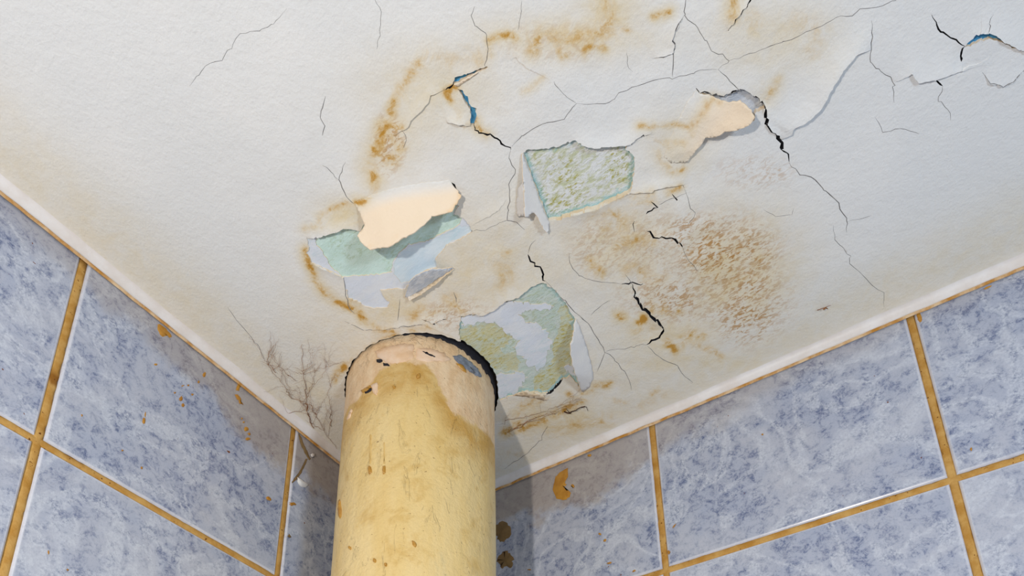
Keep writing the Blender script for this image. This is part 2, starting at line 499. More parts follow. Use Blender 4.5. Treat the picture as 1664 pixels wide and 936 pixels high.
# lifted paint edges: trace, point on the lifted side, lift mm, reach px
LIFT = [
    (T('1269,226 1287,214 1287,205 1300,198 1316,188 1333,169 1342,154 1349,140 1359,124 1375,102 1392,85 1416,80'), (1300, 150), 6.0, 40),
    (T('1453,135 1467,126 1481,118 1491,131 1507,129 1519,127 1545,119 1563,114 1565,102'), (1520, 100), 3.0, 30),
    (T('724,146 699,154 695,165 682,180 667,194 664,204 653,211 640,222'), (670, 160), 2.2, 26),
    (T('727,200 741,198 764,206'), (750, 180), 3.0, 20),
    (T('500,386 516,384 529,379 546,373 559,367 572,369 585,375 590,370'), (545, 350), 4.0, 26),
    (T('749,516 766,509 783,512 803,502 821,488 840,482 864,464 883,459 890,462'), (800, 470), 2.6, 30),
    (T('1012,320 1021,313 1040,311 1058,310 1066,305 1089,301 1109,300 1118,298'), (1060, 280), 2.6, 24),
    (T('932,228 944,233 964,237 992,235 1020,233 1032,226 1046,219 1060,216'), (980, 210), 3.0, 24),
    (T('1056,377 1063,383 1080,386 1092,387 1104,393 1112,406'), (1080, 370), 2.0, 22),
    (T('1020,455 1032,478 1040,494 1054,509 1078,533 1069,549 1051,559 1040,562'), (1040, 530), 2.0, 22),
    (T('1240,172 1245,190 1247,204 1255,213 1263,220 1268,228'), (1275, 190), 2.5, 24),
    (T('684,518 697,520 705,525 714,520 727,518'), (705, 510), 2.0, 18),
    (T('838,640 852,636 866,637 879,640 893,640'), (866, 660), 1.5, 16),
    (T('1560,84 1568,74 1583,59 1596,53 1607,53 1619,58 1632,67 1645,74 1664,83 1690,92'), (1600, 40), 2.4, 26),
    (T('1568,78 1583,69 1596,64 1607,62 1620,64 1634,71'), (1600, 90), .7, 34),
    (T('1600,120 1609,135 1622,136 1630,140 1648,131 1664,113'), (1635, 118), 1.6, 22),
    (T('765,367 790,352 810,340 824,322'), (800, 310), 1.2, 20),
    (T('1112,24 1097,51 1093,65 1097,72 1093,85 1060,96'), (1070, 50), 1.8, 22),
    (T('1219,0 1209,15 1200,24 1183,50'), (1180, 10), 2.0, 20),
    (T('498,411 508,427 524,436 543,443 558,452'), (510, 445), 1.4, 14),
    (T('560,522 590,536 620,535 650,530 690,526 720,540 748,552'), (640, 515), 1.3, 16),
    (T('895,130 850,105 838,92 826,100'), (880, 90), .8, 18),
    (T('895,359 928,348 970,337 1023,311'), (960, 370), 2.6, 22),
]
# stains: trace, half width px, strength
STAIN = [
    (T('700,92 680,105 660,130 640,165 636,185'), 10, .55), (T('640,165 634,182'), 6, .9),
    (T('624,205 618,225 608,250 602,272 606,290'), 9, .95), (T('640,222 650,240 640,260 620,262'), 9, .75),
    (T('652,208 632,205 620,215'), 5, .8), (T('606,280 612,300 600,322'), 6, .55),
    (T('700,90 735,98 765,88 780,100'), 14, .42), (T('740,140 725,150 732,165'), 7, .75),
    (T('795,66 810,58 830,56 838,62'), 5, .95), (T('795,66 796,90'), 6, .6),
    (T('868,80 876,66 888,62'), 10, .75), (T('868,66 900,62 930,60 960,58 980,52'), 16, .52),
    (T('955,78 968,76 982,78'), 6, .85), (T('988,0 990,20 985,45 996,52'), 12, .72), (T('996,44 1020,48'), 8, .5),
    (T('948,80 952,92'), 5, .55), (T('908,84 914,94 922,90'), 5, .75), (T('1062,28 1076,24 1088,20'), 6, .85),
    (T('850,148 868,142 882,126'), 4, .5), (T('865,140 870,136'), 4, .55),
    (T('1195,-10 1192,10 1190,28'), 9, .75), (T('1222,30 1226,44'), 16, .35), (T('1290,40 1312,40 1330,55 1320,80'), 18, .38),
    (T('1265,128 1256,145 1246,160'), 7, .55), (T('1236,140 1244,158'), 8, .35),
    (T('772,196 776,210 790,216'), 6, .75), (T('740,178 748,196 760,204'), 8, .4),
    (T('1040,205 1070,205 1098,202 1120,208 1126,220'), 5, .62), (T('1150,170 1140,190 1126,205'), 7, .62), (T('1160,163 1170,166'), 5, .8),
    (T('1068,230 1090,236 1110,232'), 7, .5), (T('1070,245 1072,262 1090,278 1110,276'), 7, .6),
    (T('496,372 520,366 518,350 540,340 560,330 576,332'), 5, .62), (T('576,330 592,328'), 6, .9),
    (T('496,405 498,420 506,436 512,452'), 5, .95), (T('512,452 530,478 550,492 570,500 584,508'), 6, .85), (T('584,508 592,520 600,526'), 6, 1.0),
    (T('570,490 588,492'), 7, .75), (T('600,530 628,538 650,540 680,536 696,532'), 6, .55), (T('664,520 690,500 700,506'), 9, .55),
    (T('726,486 738,484 736,498 748,506'), 8, .6), (T('640,545 620,552 600,565 585,580 566,592'), 5, .55), (T('560,596 550,605 544,616'), 6, .8),
    (T('818,432 824,444 816,458'), 18, .42), (T('818,414 826,410'), 5, .6),
    (T('1030,338 1045,330 1062,326'), 8, .45), (T('985,330 1005,322 1030,318 1060,314'), 6, .55), (T('1085,312 1105,304'), 6, .6),
    (T('970,352 1000,352 1010,362 985,370'), 13, .6), (T('1005,395 1030,390 1060,396'), 10, .6), (T('958,425 970,436 975,442'), 8, .85),
    (T('1018,440 1036,436 1044,446'), 10, .55), (T('1060,455 1084,446'), 7, .45),
    (T('1010,515 1006,512'), 7, 1.05), (T('1040,524 1046,518'), 6, 1.1), (T('1035,536 1060,532'), 9, .5),
    (T('1060,500 1090,506 1104,510'), 10, .55), (T('1100,508 1102,506'), 5, .7), (T('1085,556 1096,568'), 8, .9), (T('1110,554 1126,545 1140,545'), 9, .8), (T('1128,558 1160,572 1172,580'), 7, .5),
    (T('822,702 850,694 880,682 915,668 945,650'), 9, .75), (T('838,690 850,660 866,650 888,648'), 9, .6), (T('946,640 962,636'), 6, .8), (T('965,628 990,624'), 6, .75),
    (T('890,700 940,690 990,684'), 10, .5), (T('1000,652 1018,656'), 5, .55), (T('1060,640 1072,632'), 5, .6), (T('860,690 830,704'), 6, .8),
    (T('925,640 935,648'), 6, .7), (T('828,735 850,742'), 5, .4), (T('1040,660 1080,640'), 6, .35),
]
MOTTLE = [((1180, 420), (85, 68), 1.0), ((1215, 490), (70, 66), 1.0), ((1130, 380), (70, 34), .75), ((1120, 480), (110, 46), .75), ((1225, 280), (60, 28), .5),
          ((1060, 400), (60, 60), .45), ((632, 235), (26, 48), .9), ((900, 70), (80, 34), .35), ((740, 510), (60, 26), .5), ((980, 400), (60, 50), .4)]
BEIGE = [((800, 430), (170, 120), .34), ((1130, 480), (200, 140), .34), ((980, 620), (260, 80), .26), ((640, 560), (200, 110), .3), ((1190, 440), (120, 110), .55), ((1010, 400), (130, 90), .42), ((700, 150), (110, 80), .35), ((640, 220), (50, 70), .35), ((920, 60), (150, 40), .42), ((990, 20), (60, 50), .5),
         ((1250, 60), (100, 60), .36), ((1080, 540), (110, 60), .45), ((760, 440), (110, 70), .38), ((640, 500), (120, 46), .42), ((560, 350), (50, 30), .5), ((900, 680), (120, 46), .5),
         ((1100, 240), (60, 60), .35), ((500, 640), (110, 60), .34), ((1130, 590), (200, 26), .4)]

PC = np.array([0.14617, -0.17079]); PR = 0.0829      # pipe axis and radius


def mm(line, drop=0):
    return np.array([ceil_pt(u, v, drop)[:2] * 1000 for u, v in line])


def ribbon(line, w):
    r = resample(line, 6 if w > 1.5 else 9)
    n = len(r)
    if n > 2: r[1:-1] += rng.normal(0, .7 + .2 * w, (n - 2, 2))
    d = np.gradient(r, axis=0)
    nr = np.stack([-d[:, 1], d[:, 0]], -1); nr /= np.linalg.norm(nr, axis=1)[:, None] + 1e-9
    s = np.linspace(0, 1, n)
    prof = np.clip(np.minimum(s, 1 - s) * 5 + .28, 0, 1) * (w / 2)
    a = prof * rng.uniform(.55, 1.35, n); b = prof * rng.uniform(.55, 1.35, n)
    L = r + nr * a[:, None]; R = r - nr * b[:, None]
    return np.concatenate([L, R[::-1]])


def undulation(V, vpx):
    """gentle waves of the loose paint skin, mm, positive hangs down"""
    dmg = np.exp(-(((vpx[:, 0] - 900) / 420) ** 2 + ((vpx[:, 1] - 330) / 330) ** 2) ** 2)
    und = np.array([noise.noise((x / 55, y / 55, 1.3)) * 1.0 + noise.noise((x / 19, y / 19, 4.1)) * .62 for x, y in V])
    return und * (.25 + 1.0 * dmg)


def stain_masks(vp):
    st = np.zeros(len(vp)); mo = np.zeros(len(vp)); be = np.zeros(len(vp))
    for l, w, s in STAIN:
        dd, _, _ = line_dist(vp, l)
        st = np.maximum(st, s * np.exp(-(dd / (w * 1.25)) ** 2)); be = np.maximum(be, .85 * s * np.exp(-(dd / (w * 2.8)) ** 2))
    for (cx, cy), (rx, ry), s in MOTTLE:
        q = ((vp[:, 0] - cx) / rx) ** 2 + ((vp[:, 1] - cy) / ry) ** 2
        mo = np.maximum(mo, s * np.exp(-q ** 2))
    for (cx, cy), (rx, ry), s in BEIGE:
        q = ((vp[:, 0] - cx) / rx) ** 2 + ((vp[:, 1] - cy) / ry) ** 2
        be = np.maximum(be, 1.6 * s * np.exp(-q * 1.0))
    return st, mo, be


def build_ceiling():
    pts, edges = [], []

    def add_line(arr, closed):
        i0 = len(pts)
        pts.extend(map(tuple, arr))
        n = len(arr)
        edges.extend((i0 + k, i0 + k + 1) for k in range(n - 1))
        if closed: edges.append((i0 + n - 1, i0))

    XMAX, YMIN = 1500.0, -1500.0
    add_line([(0, 0), (XMAX, 0), (XMAX, YMIN), (0, YMIN)], True)
    regions = []           # (name, poly mm, recess, material, label, is_crack)
    for line, w, k in CR:
        poly = mm(ribbon(line, w * (1.05 if k else .72)))
        regions.append(('crack', poly, 3.0 if k else .55, DARK if k else HAIR, None))
        add_line(poly, True)
    for nm, out, rec, mat, lab in PATCH:
        poly = mm(rough(out, 4, 2.0 if (mat is OLIVE or nm == 'skim_flake') else .8, True))
        regions.append((nm, poly, rec, mat, lab))
        add_line(poly, True)
    # hole around the pipe
    th = np.linspace(0, 2 * np.pi, 150, endpoint=False)
    ang = th - np.radians(-14)                      # widest gap on the room side to the right
    wid = 1.5 + 5.8 * np.clip(np.cos(ang), 0, 1) ** 2.4 + rng.uniform(-.9, 1.1, 150)
    gap = np.stack([PC[0] * 1000 + (PR * 1000 + wid) * np.cos(th), PC[1] * 1000 + (PR * 1000 + wid) * np.sin(th)], -1)
    inner = np.stack([PC[0] * 1000 + (PR * 1000 - 6) * np.cos(th), PC[1] * 1000 + (PR * 1000 - 6) * np.sin(th)], -1)
    regions.append(('pipe_gap', gap, 22.0, DARK, 'dark ragged gap around the pipe'))
    add_line(gap, True); add_line(inner, True)
    lifts = []
    for line, ref, amp, reach in LIFT:
        l = mm(rough(line, 5, .6))
        lifts.append((l, mm([ref])[0], amp, reach * .53))
        add_line(l, False)
    # scattered surface points, densest over the damage
    xs, ys = np.meshgrid(np.arange(2, XMAX, 1.9), np.arange(YMIN + 2, 0, 1.9))
    g = np.stack([xs.ravel(), ys.ravel()], -1) + rng.uniform(-.5, .5, (xs.size, 2))
    P3 = np.concatenate([g / 1000, np.full((len(g), 1), ZC)], 1)
    px = to_px(P3)
    zone = (px[:, 0] > 470) & (px[:, 0] < 1420) & (px[:, 1] > -15) & (px[:, 1] < 730)
    frame = (px[:, 0] > -60) & (px[:, 0] < 1724) & (px[:, 1] > -60)
    keep = zone | (frame & (rng.random(len(g)) < .22)) | (rng.random(len(g)) < .012)
    keep &= np.linalg.norm(g / 1000 - PC, axis=1) > PR - .004
    pts.extend(map(tuple, g[keep]))
    vs, es, fs, *_ = delaunay_2d_cdt([Vector(p) for p in pts], edges, [], 0, 1e-3)
    V = np.array([(v.x, v.y) for v in vs]); Fc = np.array([tuple(f) for f in fs if len(f) == 3])
    cen = V[Fc].mean(1)
    ok = np.linalg.norm(cen / 1000 - PC, axis=1) > PR - .0065
    ok &= (cen[:, 0] > 0) & (cen[:, 1] < 0) & (cen[:, 0] < XMAX) & (cen[:, 1] > YMIN)
    Fc, cen = Fc[ok], cen[ok]
    a, b, c = V[Fc[:, 0]], V[Fc[:, 1]], V[Fc[:, 2]]
    ar = (b[:, 0] - a[:, 0]) * (c[:, 1] - a[:, 1]) - (b[:, 1] - a[:, 1]) * (c[:, 0] - a[:, 0])
    Fc[ar > 0] = Fc[ar > 0][:, ::-1]               # face down into the room
    reg = np.full(len(Fc), -1)
    for i, r in enumerate(regions): reg[in_poly(cen, r[1])] = i
    # smooth undulation of the paint skin (mm, positive hangs down)
    vpx = to_px(np.concatenate([V / 1000, np.full((len(V), 1), ZC)], 1))
    und = undulation(V, vpx)
    D = und[Fc].copy()                              # per face corner
    isp = reg < 0
    for l, ref, amp, reach in lifts:
        _, _, rs = line_dist(ref[None], l)
        lo, hi = l.min(0) - 3 * reach, l.max(0) + 3 * reach
        m = isp & (cen > lo).all(1) & (cen < hi).all(1)
        idx = np.where(m)[0]
        if not len(idx): continue
        _, _, sd = line_dist(cen[idx], l)
        idx = idx[sd == rs[0]]
        cp = V[Fc[idx]].reshape(-1, 2)
        dd, s, _ = line_dist(cp, l)
        tap = np.clip(np.sin(np.pi * s), 0, 1) ** .6
        D[idx] += (amp * tap * np.exp(-(dd / reach) ** 1.3 * 2.2)).reshape(-1, 3)
    rec = np.array([r[2] for r in regions] + [0.0])
    D -= rec[reg][:, None]
    # assemble one mesh per region; corners at the same height share a vertex
    groups = {}
    def vid(gk, v, d):
        g = groups.setdefault(gk, ([], {}, [], []))
        k = (v, round(float(d), 2))
        if k not in g[1]:
            g[1][k] = len(g[0]); g[0].append((V[v, 0] / 1000, V[v, 1] / 1000, ZC - d / 1000))
        return g[1][k]
    emap = {}
    Fl, Rl = Fc.tolist(), reg.tolist()
    for fi, f in enumerate(Fl):
        r = Rl[fi]; d = D[fi]
        ids = tuple(vid(r, f[k], d[k]) for k in range(3))
        groups[r][2].append(ids); groups[r][3].append(0)
        for k in range(3):
            p, q = f[k], f[(k + 1) % 3]
            emap.setdefault((min(p, q), max(p, q)), []).append((fi, p, q, d[k], d[(k + 1) % 3]))
    def wall_slot(r, r2):
        if r == -1 and r2 == -1: return 0
        if r == -1 and r2 >= 0 and regions[r2][0] in ('crack', 'pipe_gap'): return 2 if regions[r2][3] is DARK else 3
        return 1
    for e, lst in emap.items():
        if len(lst) != 2: continue
        (f1, p, q, dp1, dq1), (f2, q2, p2, dq2, dp2) = lst
        if q2 != q: dq2, dp2 = dp2, dq2
        if abs(dp1 - dp2) < .02 and abs(dq1 - dq2) < .02: continue
        if dp1 + dq1 < dp2 + dq2: f1, f2, p, q, dp1, dq1, dp2, dq2 = f2, f1, q, p, dq2, dp2, dq1, dp1
        r = Rl[f1]
        g = groups[r]
        n = len(g[0])
        for v, d in ((q, dq1), (p, dp1), (p, dp2), (q, dq2)): g[0].append((V[v, 0] / 1000, V[v, 1] / 1000, ZC - d / 1000))
        g[2].append((n, n + 1, n + 2, n + 3)); g[3].append(wall_slot(r, Rl[f2]))
    g = groups[-1]
    ceil = mesh_obj('ceiling', g[0], g[2], [PAINT, EDGE, DARK, HAIR], mat_idx=g[3])
    tag(ceil, 'cracked white painted ceiling with ochre water stains and peeling paint', 'ceiling', kind='structure')
    # stain masks
    st, mo, be = stain_masks(to_px(np.array(g[0])))
    w3 = np.array(g[0])
    # beige tint along the wall joints
    be = np.maximum(be, .42 * np.exp(-((w3[:, 0] - .028) / .045) ** 2)); be = np.maximum(be, .42 * np.exp(-((-w3[:, 1] - .03) / .05) ** 2))
    set_attr(ceil, 'stain', np.stack([st, mo, be, np.ones_like(st)], -1))
    for k, gg in groups.items():
        if k < 0: continue
        nm, _, _, mat, lab = regions[k]
        o = mesh_obj(nm, gg[0], gg[2], [mat, EDGE if nm != 'crack' else mat], ceil, mat_idx=gg[3])
        if nm == 'plaster_patch':
            po = regions[k][1]
            d = line_dist(np.array(gg[0])[:, :2] * 1000, np.concatenate([po, po[:1]]))[0]
            rm = np.clip(1 - d / 9.0, 0, 1)
            set_attr(o, 'rim', np.stack([rm, rm, rm, rm * 0 + 1], -1))
        if lab: o['label'] = lab
    return ceil


CEILING = build_ceiling()


# ------------------------------------------------------------------ peeling paint sheets
def sheet(name, outline, fold, drop, reach, mat, label, power=1.4, thick=.7, base=0.0, wav=.6, parent=None, fade=1.0):
    out = rough(outline, 5, .6, True)
    fold = np.asarray(fold, float)
    lo, hi = out.min(0), out.max(0)
    xs, ys = np.meshgrid(np.arange(lo[0] + 2, hi[0], 4), np.arange(lo[1] + 2, hi[1], 4))
    g = np.stack([xs.ravel(), ys.ravel()], -1) + rng.uniform(-.6, .6, (xs.size, 2))
    g = g[in_poly(g, out)]
    P = np.concatenate([out, g])
    n = len(out)
    vs, _, fs, *_ = delaunay_2d_cdt([Vector(p) for p in P], [(i, (i + 1) % n) for i in range(n)], [], 1, 1e-4)
    Q = np.array([(v.x, v.y) for v in vs])
    d, _, _ = line_dist(Q, fold)
    t = d / reach
    V0 = np.array([ceil_pt(u, v)[:2] * 1000 for u, v in Q])
    dep = base + .12 + undulation(V0, Q) * np.clip(1 - t, 0, 1) + drop * np.power(t, power) + wav * np.clip(t, 0, 1) * np.array([noise.noise((x / 22, y / 22, drop)) for x, y in Q])
    top = [ceil_pt(u, v, dd) for (u, v), dd in zip(Q, dep)]
    F = []
    for f in fs:
        a, b, c = (Q[i] for i in f[:3])
        F.append(tuple(f) if ((b[0] - a[0]) * (c[1] - a[1]) - (b[1] - a[1]) * (c[0] - a[0])) < 0 else tuple(f)[::-1])
    # thickness: the back of the sheet lies towards the ceiling
    bm = bmesh.new()
    vv = [bm.verts.new(p) for p in top]
    for f in F:
        try: bm.faces.new([vv[i] for i in f])
        except ValueError: pass
    bm.normal_update()
    flip = sum((Vector(CAM) - f.calc_center_median()).dot(f.normal) for f in bm.faces) < 0
    if flip: bmesh.ops.reverse_faces(bm, faces=bm.faces[:])
    bm.normal_update()
    front = list(bm.faces)
    bd = [e for e in bm.edges if e.is_boundary]
    nv = {v: bm.verts.new(v.co - v.normal * thick / 1000) for v in list(bm.verts)}
    for f in front:
        q = bm.faces.new([nv[v] for v in reversed(f.verts)]); q.smooth = True; f.smooth = True
    for e in bd:
        l = e.link_loops[0]
        a, b = l.vert, l.link_loop_next.vert
        q = bm.faces.new((b, a, nv[a], nv[b])); q.material_index = 1
    me = bpy.data.meshes.new(name); bm.to_mesh(me); bm.free()
    me.materials.append(mat); me.materials.append(EDGE)
    at = me.attributes.new('reach', 'FLOAT_COLOR', 'POINT')
    e1 = np.clip(1 - line_dist(Q, np.concatenate([out, out[:1]]))[0] / 16, 0, 1)
    ra = np.stack([np.clip(t, 0, 1) * fade, e1 * np.clip(t * 2, 0, 1), t * 0, t * 0 + 1], -1)
    sm = np.stack(list(stain_masks(Q)) + [t * 0 + 1], -1)
    set_me_attr(me, 'stain', np.concatenate([sm, sm]))
    at.data.foreach_set('color', np.concatenate([ra, ra]).astype(np.float32).ravel())
    o = bpy.data.objects.new(name, me); COL.objects.link(o)
    o.parent = parent or CEILING
    if label: o['label'] = label
    return o


sheet('paint_flap', T('577,330 583,343 588,356 592,365 586,376 580,383 588,395 601,406 617,403 638,398 652,388 665,382 681,372 696,359 701,351 716,348 735,344 741,332 750,318 744,311 736,301 729,292 700,296 670,300 640,305 605,316'),
      T('577,329 605,315 640,304 670,299 700,295 730,291'), 31, 84, FLAP, 'large cream paint flap curling down', 1.5, .9)
sheet('paint_flap', T('1132,146 1138,152 1151,154 1170,163 1184,167 1202,164 1210,169 1221,180 1227,191 1218,203 1199,212 1178,215 1163,223 1147,224 1141,235 1130,246 1118,263 1091,266 1080,256 1086,232 1100,200 1116,166'),
      T('1132,146 1116,166 1100,200 1086,232 1080,256 1091,267'), 16, 112, FLAP, 'cream paint flap hanging beside the wide crack', 1.4, .8, fade=.55)
sheet('paint_flap', T('658,482 662,470 666,456 684,444 703,437 737,436 722,450 704,464 684,478 665,488'),
      T('739,437 722,452 704,466 684,480 664,490'), 11, 34, GREY, 'small grey curled paint flap', 1.0, .7)  # grey material puts this flap's shade into its colour
sheet('paint_flap_lip', T('737,436 722,450 704,464 684,478 665,488 662,484 684,472 704,458 722,446'),
      T('739,434 722,445 704,457 684,471 662,483'), 5, 6, EDGE, None, 1.0, .5, base=2.2)
sheet('paint_flap', T('849,249 853,258 861,280 874,316 884,342 893,362 892,374 888,380 880,366 868,345 860,352 853,352 852,330 851,305 849,280'),
      T('851,246 862,280 875,316 885,342 896,366'), 13, 34, FLAPG, 'pale grey paint strip curling at the edge of the mossy patch', 1.0, .7)
sheet('paint_flap', T('842,306 849,297 851,306 852,330 853,352 846,350 841,353 839,330'),
      T('838,304 837,330 839,356'), 8, 14, FLAPG, 'thin pale paint sliver left of the mossy patch', 1.0, .8)
sheet('paint_flap', T('936,518 931,546 928,560 928,578 933,600 940,623 947,639 957,630 964,615 963,600 959,584 954,566 949,549 942,530'),
      T('937,516 944,530 951,549 956,566 961,584 965,600 966,615 958,632 949,642'), 17, 32, FLAPG, 'pale leaf shaped paint flap right of the pipe', 1.0, .8)
sheet('paint_flap', T('835,642 844,638 853,637 872,640 882,644 890,650 882,651 872,648 853,645'),
      T('835,645 853,647 872,650 890,653'), 4, 10, EDGE, 'small pinkish curled paint lip', 1.0, .6)
sheet('paint_flap', T('738,138 750,133 766,124 778,117 770,124 756,133 744,141'), T('742,144 756,136 772,125 780,118'), 2.5, 7, FLAP, None, 1, .5)


# ------------------------------------------------------------------ tiled walls
JW = 0.0072
def tile_mesh(w, h, key, cache={}):
    k = (round(w, 4), round(h, 4))
    if k in cache: return cache[k]
    # front face lies in local x (width) z (height), looking to -y; bevelled rim carries edge=1
    rows = [(0.0, .0045, 1.0), (0.0, .0018, 1.0), (.0008, .0006, 1.0), (.0018, .0, .8), (.0030, .0, 0.0)]
    V, Fs, A = [], [], []
    for ins, dep, e in rows:
        for sx, sz in ((-1, -1), (1, -1), (1, 1), (-1, 1)):
            V.append((sx * (w / 2 - ins), dep, sz * (h / 2 - ins))); A.append((e, e, e, 1))
    for r in range(len(rows) - 1):
        for c in range(4):
            a = r * 4 + c; b = r * 4 + (c + 1) % 4
            Fs.append((a, b, b + 4, a + 4))
    n = (len(rows) - 1) * 4
    Fs.append((n, n + 1, n + 2, n + 3)); Fs.append((3, 2, 1, 0))
    me = bpy.data.meshes.new('tile'); me.from_pydata(V, [], Fs)
    me.materials.append(TILE)
    a = me.attributes.new('edge', 'FLOAT_COLOR', 'POINT'); a.data.foreach_set('color', np.array(A, dtype=np.float32).ravel())
    me.update()
    cache[k] = me
    return me


def strip(name, p0, p1, width, normal, mat, parent, lift=.0004, amp=.0005, crown=.0009):
    """a slightly uneven grout joint lying between two tile edges"""
    p0, p1, nrm = Vector(p0), Vector(p1), Vector(normal)
    L = (p1 - p0).length; t = (p1 - p0) / L; s = t.cross(nrm)
    n = max(8, int(L / .006))
    prof = [(-.5, -.003), (-.47, 0.0), (-.2, crown), (.2, crown), (.47, 0.0), (.5, -.003)]
    V, Fs = [], []
    for i in range(n + 1):
        x = i / n * L
        jl, jr = rng.normal(0, amp), rng.normal(0, amp)
        for a, d in prof:
            off = a * width + (jl if a < 0 else jr) * (1 if abs(a) > .3 else 0)
            V.append(p0 + t * x + s * off + nrm * (d + lift - .0026 + rng.normal(0, .00008)))
    m = len(prof)
    for i in range(n):
        for k in range(m - 1):
            a = i * m + k
            Fs.append((a, a + m, a + m + 1, a + 1))
    return mesh_obj(name, V, Fs, mat, parent)


def build_wall(side):
    left = side == 'left'
    if left: joints = [-.4, .2218, .4718, .7218, .9718, 1.2218, 1.4718]; rows = [0, .2039, .4539, .7039, .9539]
    else: joints = [-.4, .3515, .6250, .8985, 1.172, 1.4455]; rows = [0, .1980, .4480, .6980, .9480]
    joints[0] = 0.0
    far, low = joints[-1], rows[-1]
    if left:
        pos = lambda s, z, d=0: (d, -s, H - z)
        nrm = (1, 0, 0)
    else:
        pos = lambda s, z, d=0: (s, -d, H - z)
        nrm = (0, -1, 0)
    # plaster bed behind the tiles
    th = .03
    c = [pos(-th if left else 0, -.03, -.0035), pos(far, -.03, -.0035), pos(far, low, -.0035), pos(-th if left else 0, low, -.0035)]
    c += [pos(-th if left else 0, -.03, -th), pos(far, -.03, -th), pos(far, low, -th), pos(-th if left else 0, low, -th)]
    fs = [(0, 1, 2, 3), (7, 6, 5, 4), (0, 4, 5, 1), (1, 5, 6, 2), (2, 6, 7, 3), (3, 7, 4, 0)]
    if left: fs = [f[::-1] for f in fs]
    wall = mesh_obj('wall_' + side, c, [f[::-1] for f in fs], GROUT, smooth=False)
    tag(wall, 'blue marbled tiled wall with ochre grout on the %s of the pipe' % side, 'wall', kind='structure')
    tiles = {}
    for r in range(len(rows) - 1):
        for k in range(len(joints) - 1):
            s0, s1 = joints[k] + (JW / 2 if k else .001), joints[k + 1] - JW / 2
            z0, z1 = rows[r] + (JW / 2 if r else .0005), rows[r + 1] - JW / 2
            me = tile_mesh(s1 - s0, z1 - z0, None)
            o = bpy.data.objects.new('tile', me)
            COL.objects.link(o)
            o.parent = wall
            o.location = pos((s0 + s1) / 2 + rng.normal(0, .0002), (z0 + z1) / 2, rng.normal(0, .00015))
            o.rotation_euler = (rng.normal(0, .0012), 0, (math.pi / 2 if left else 0) + rng.normal(0, .0012))
            tiles[(r, k)] = o
    for k in range(1, len(joints) - 1): strip('grout_joint', pos(joints[k], 0.0), pos(joints[k], low), JW + .0012, nrm, GROUT, wall)
    for r in range(1, len(rows) - 1): strip('grout_joint', pos(0.0, rows[r]), pos(far, rows[r]), JW + .0012, nrm, GROUT, wall)
    return wall, tiles, pos, nrm, joints


WL = build_wall('left')
WR = build_wall('right')


# cove of white caulk between tiles and ceiling, with a rusty lower lip
def build_cove(n_, side, length, size):
    left = side == 'left'
    N = int(length / .006)
    V, Fs, mi = [], [], []
    K = 9
    prof = [(.0015, -.0045), (.0030, -.0036), (.0026, -.0016)]
    for k in range(K):
        a = math.pi / 2 * k / (K - 1)
        prof.append((.0022 + (size - .0022) * (1 - math.cos(a)), -.0012 + (ZC - H + .0016) * math.sin(a)))
    m = len(prof)
    for i in range(N + 1):
        s = i / N * length
        w = 1 + .16 * noise.noise((s * 14, 2.2 if left else 7.7, 0)) + .05 * noise.noise((s * 90, 1, 3))
        lip = .0007 * noise.noise((s * 60, 5, 1 if left else 2)) + .0004 * noise.noise((s * 300, 5, 1))
        for k, (d, z) in enumerate(prof):
            dd = d * w; zz = z + (lip if k < 3 else 0)
            V.append((dd, -s, H + zz) if left else (s, -dd, H + zz))
    for i in range(N):
        for k in range(m - 1):
            a = i * m + k
            f = (a, a + 1, a + m + 1, a + m)
            Fs.append(f if left else f[::-1]); mi.append(1 if k < 2 else 0)
    o = mesh_obj('trim_%d' % n_, V, Fs, [CAULK, RUST], mat_idx=mi)
    tag(o, 'white caulk cove where the %s tiled wall meets the ceiling' % side, 'trim', kind='structure')
    return o


build_cove(1, 'left', 1.47, .0105)
build_cove(2, 'right', 1.44, .0105)


def wall_pt(side, u, v, off=0.0):
    return on_plane(u, v, 0, off) if side == 'left' else on_plane(u, v, 1, -off)


def splat(name, side, outline, mat, parent, h=.0006, label=None, amp=.8):
    out = rough(outline, 4, amp, True)
    n = len(out)
    c = out.mean(0)
    inn = c + (out - c) * .9
    V = [wall_pt(side, *p, .0002) for p in out] + [wall_pt(side, *p, h) for p in inn] + [wall_pt(side, *c, h)]
    Fs = [(i, (i + 1) % n, n + (i + 1) % n, n + i) for i in range(n)] + [(n + i, n + (i + 1) % n, 2 * n) for i in range(n)]
    o = mesh_obj(name, V, Fs, mat)
    o.parent = parent
    o.matrix_parent_inverse = Matrix.LocRotScale(parent.location, parent.rotation_euler, None).inverted()
    if label: o['label'] = label
    return o


def blob(cx, cy, rx, ry, rot=0, n=10):
    a = np.linspace(0, 2 * np.pi, n, endpoint=False)
    r = rng.uniform(.75, 1.2, n)
    x, y = rx * r * np.cos(a), ry * r * np.sin(a)
    return [(cx + x[i] * math.cos(rot) - y[i] * math.sin(rot), cy + x[i] * math.sin(rot) + y[i] * math.cos(rot)) for i in range(n)]


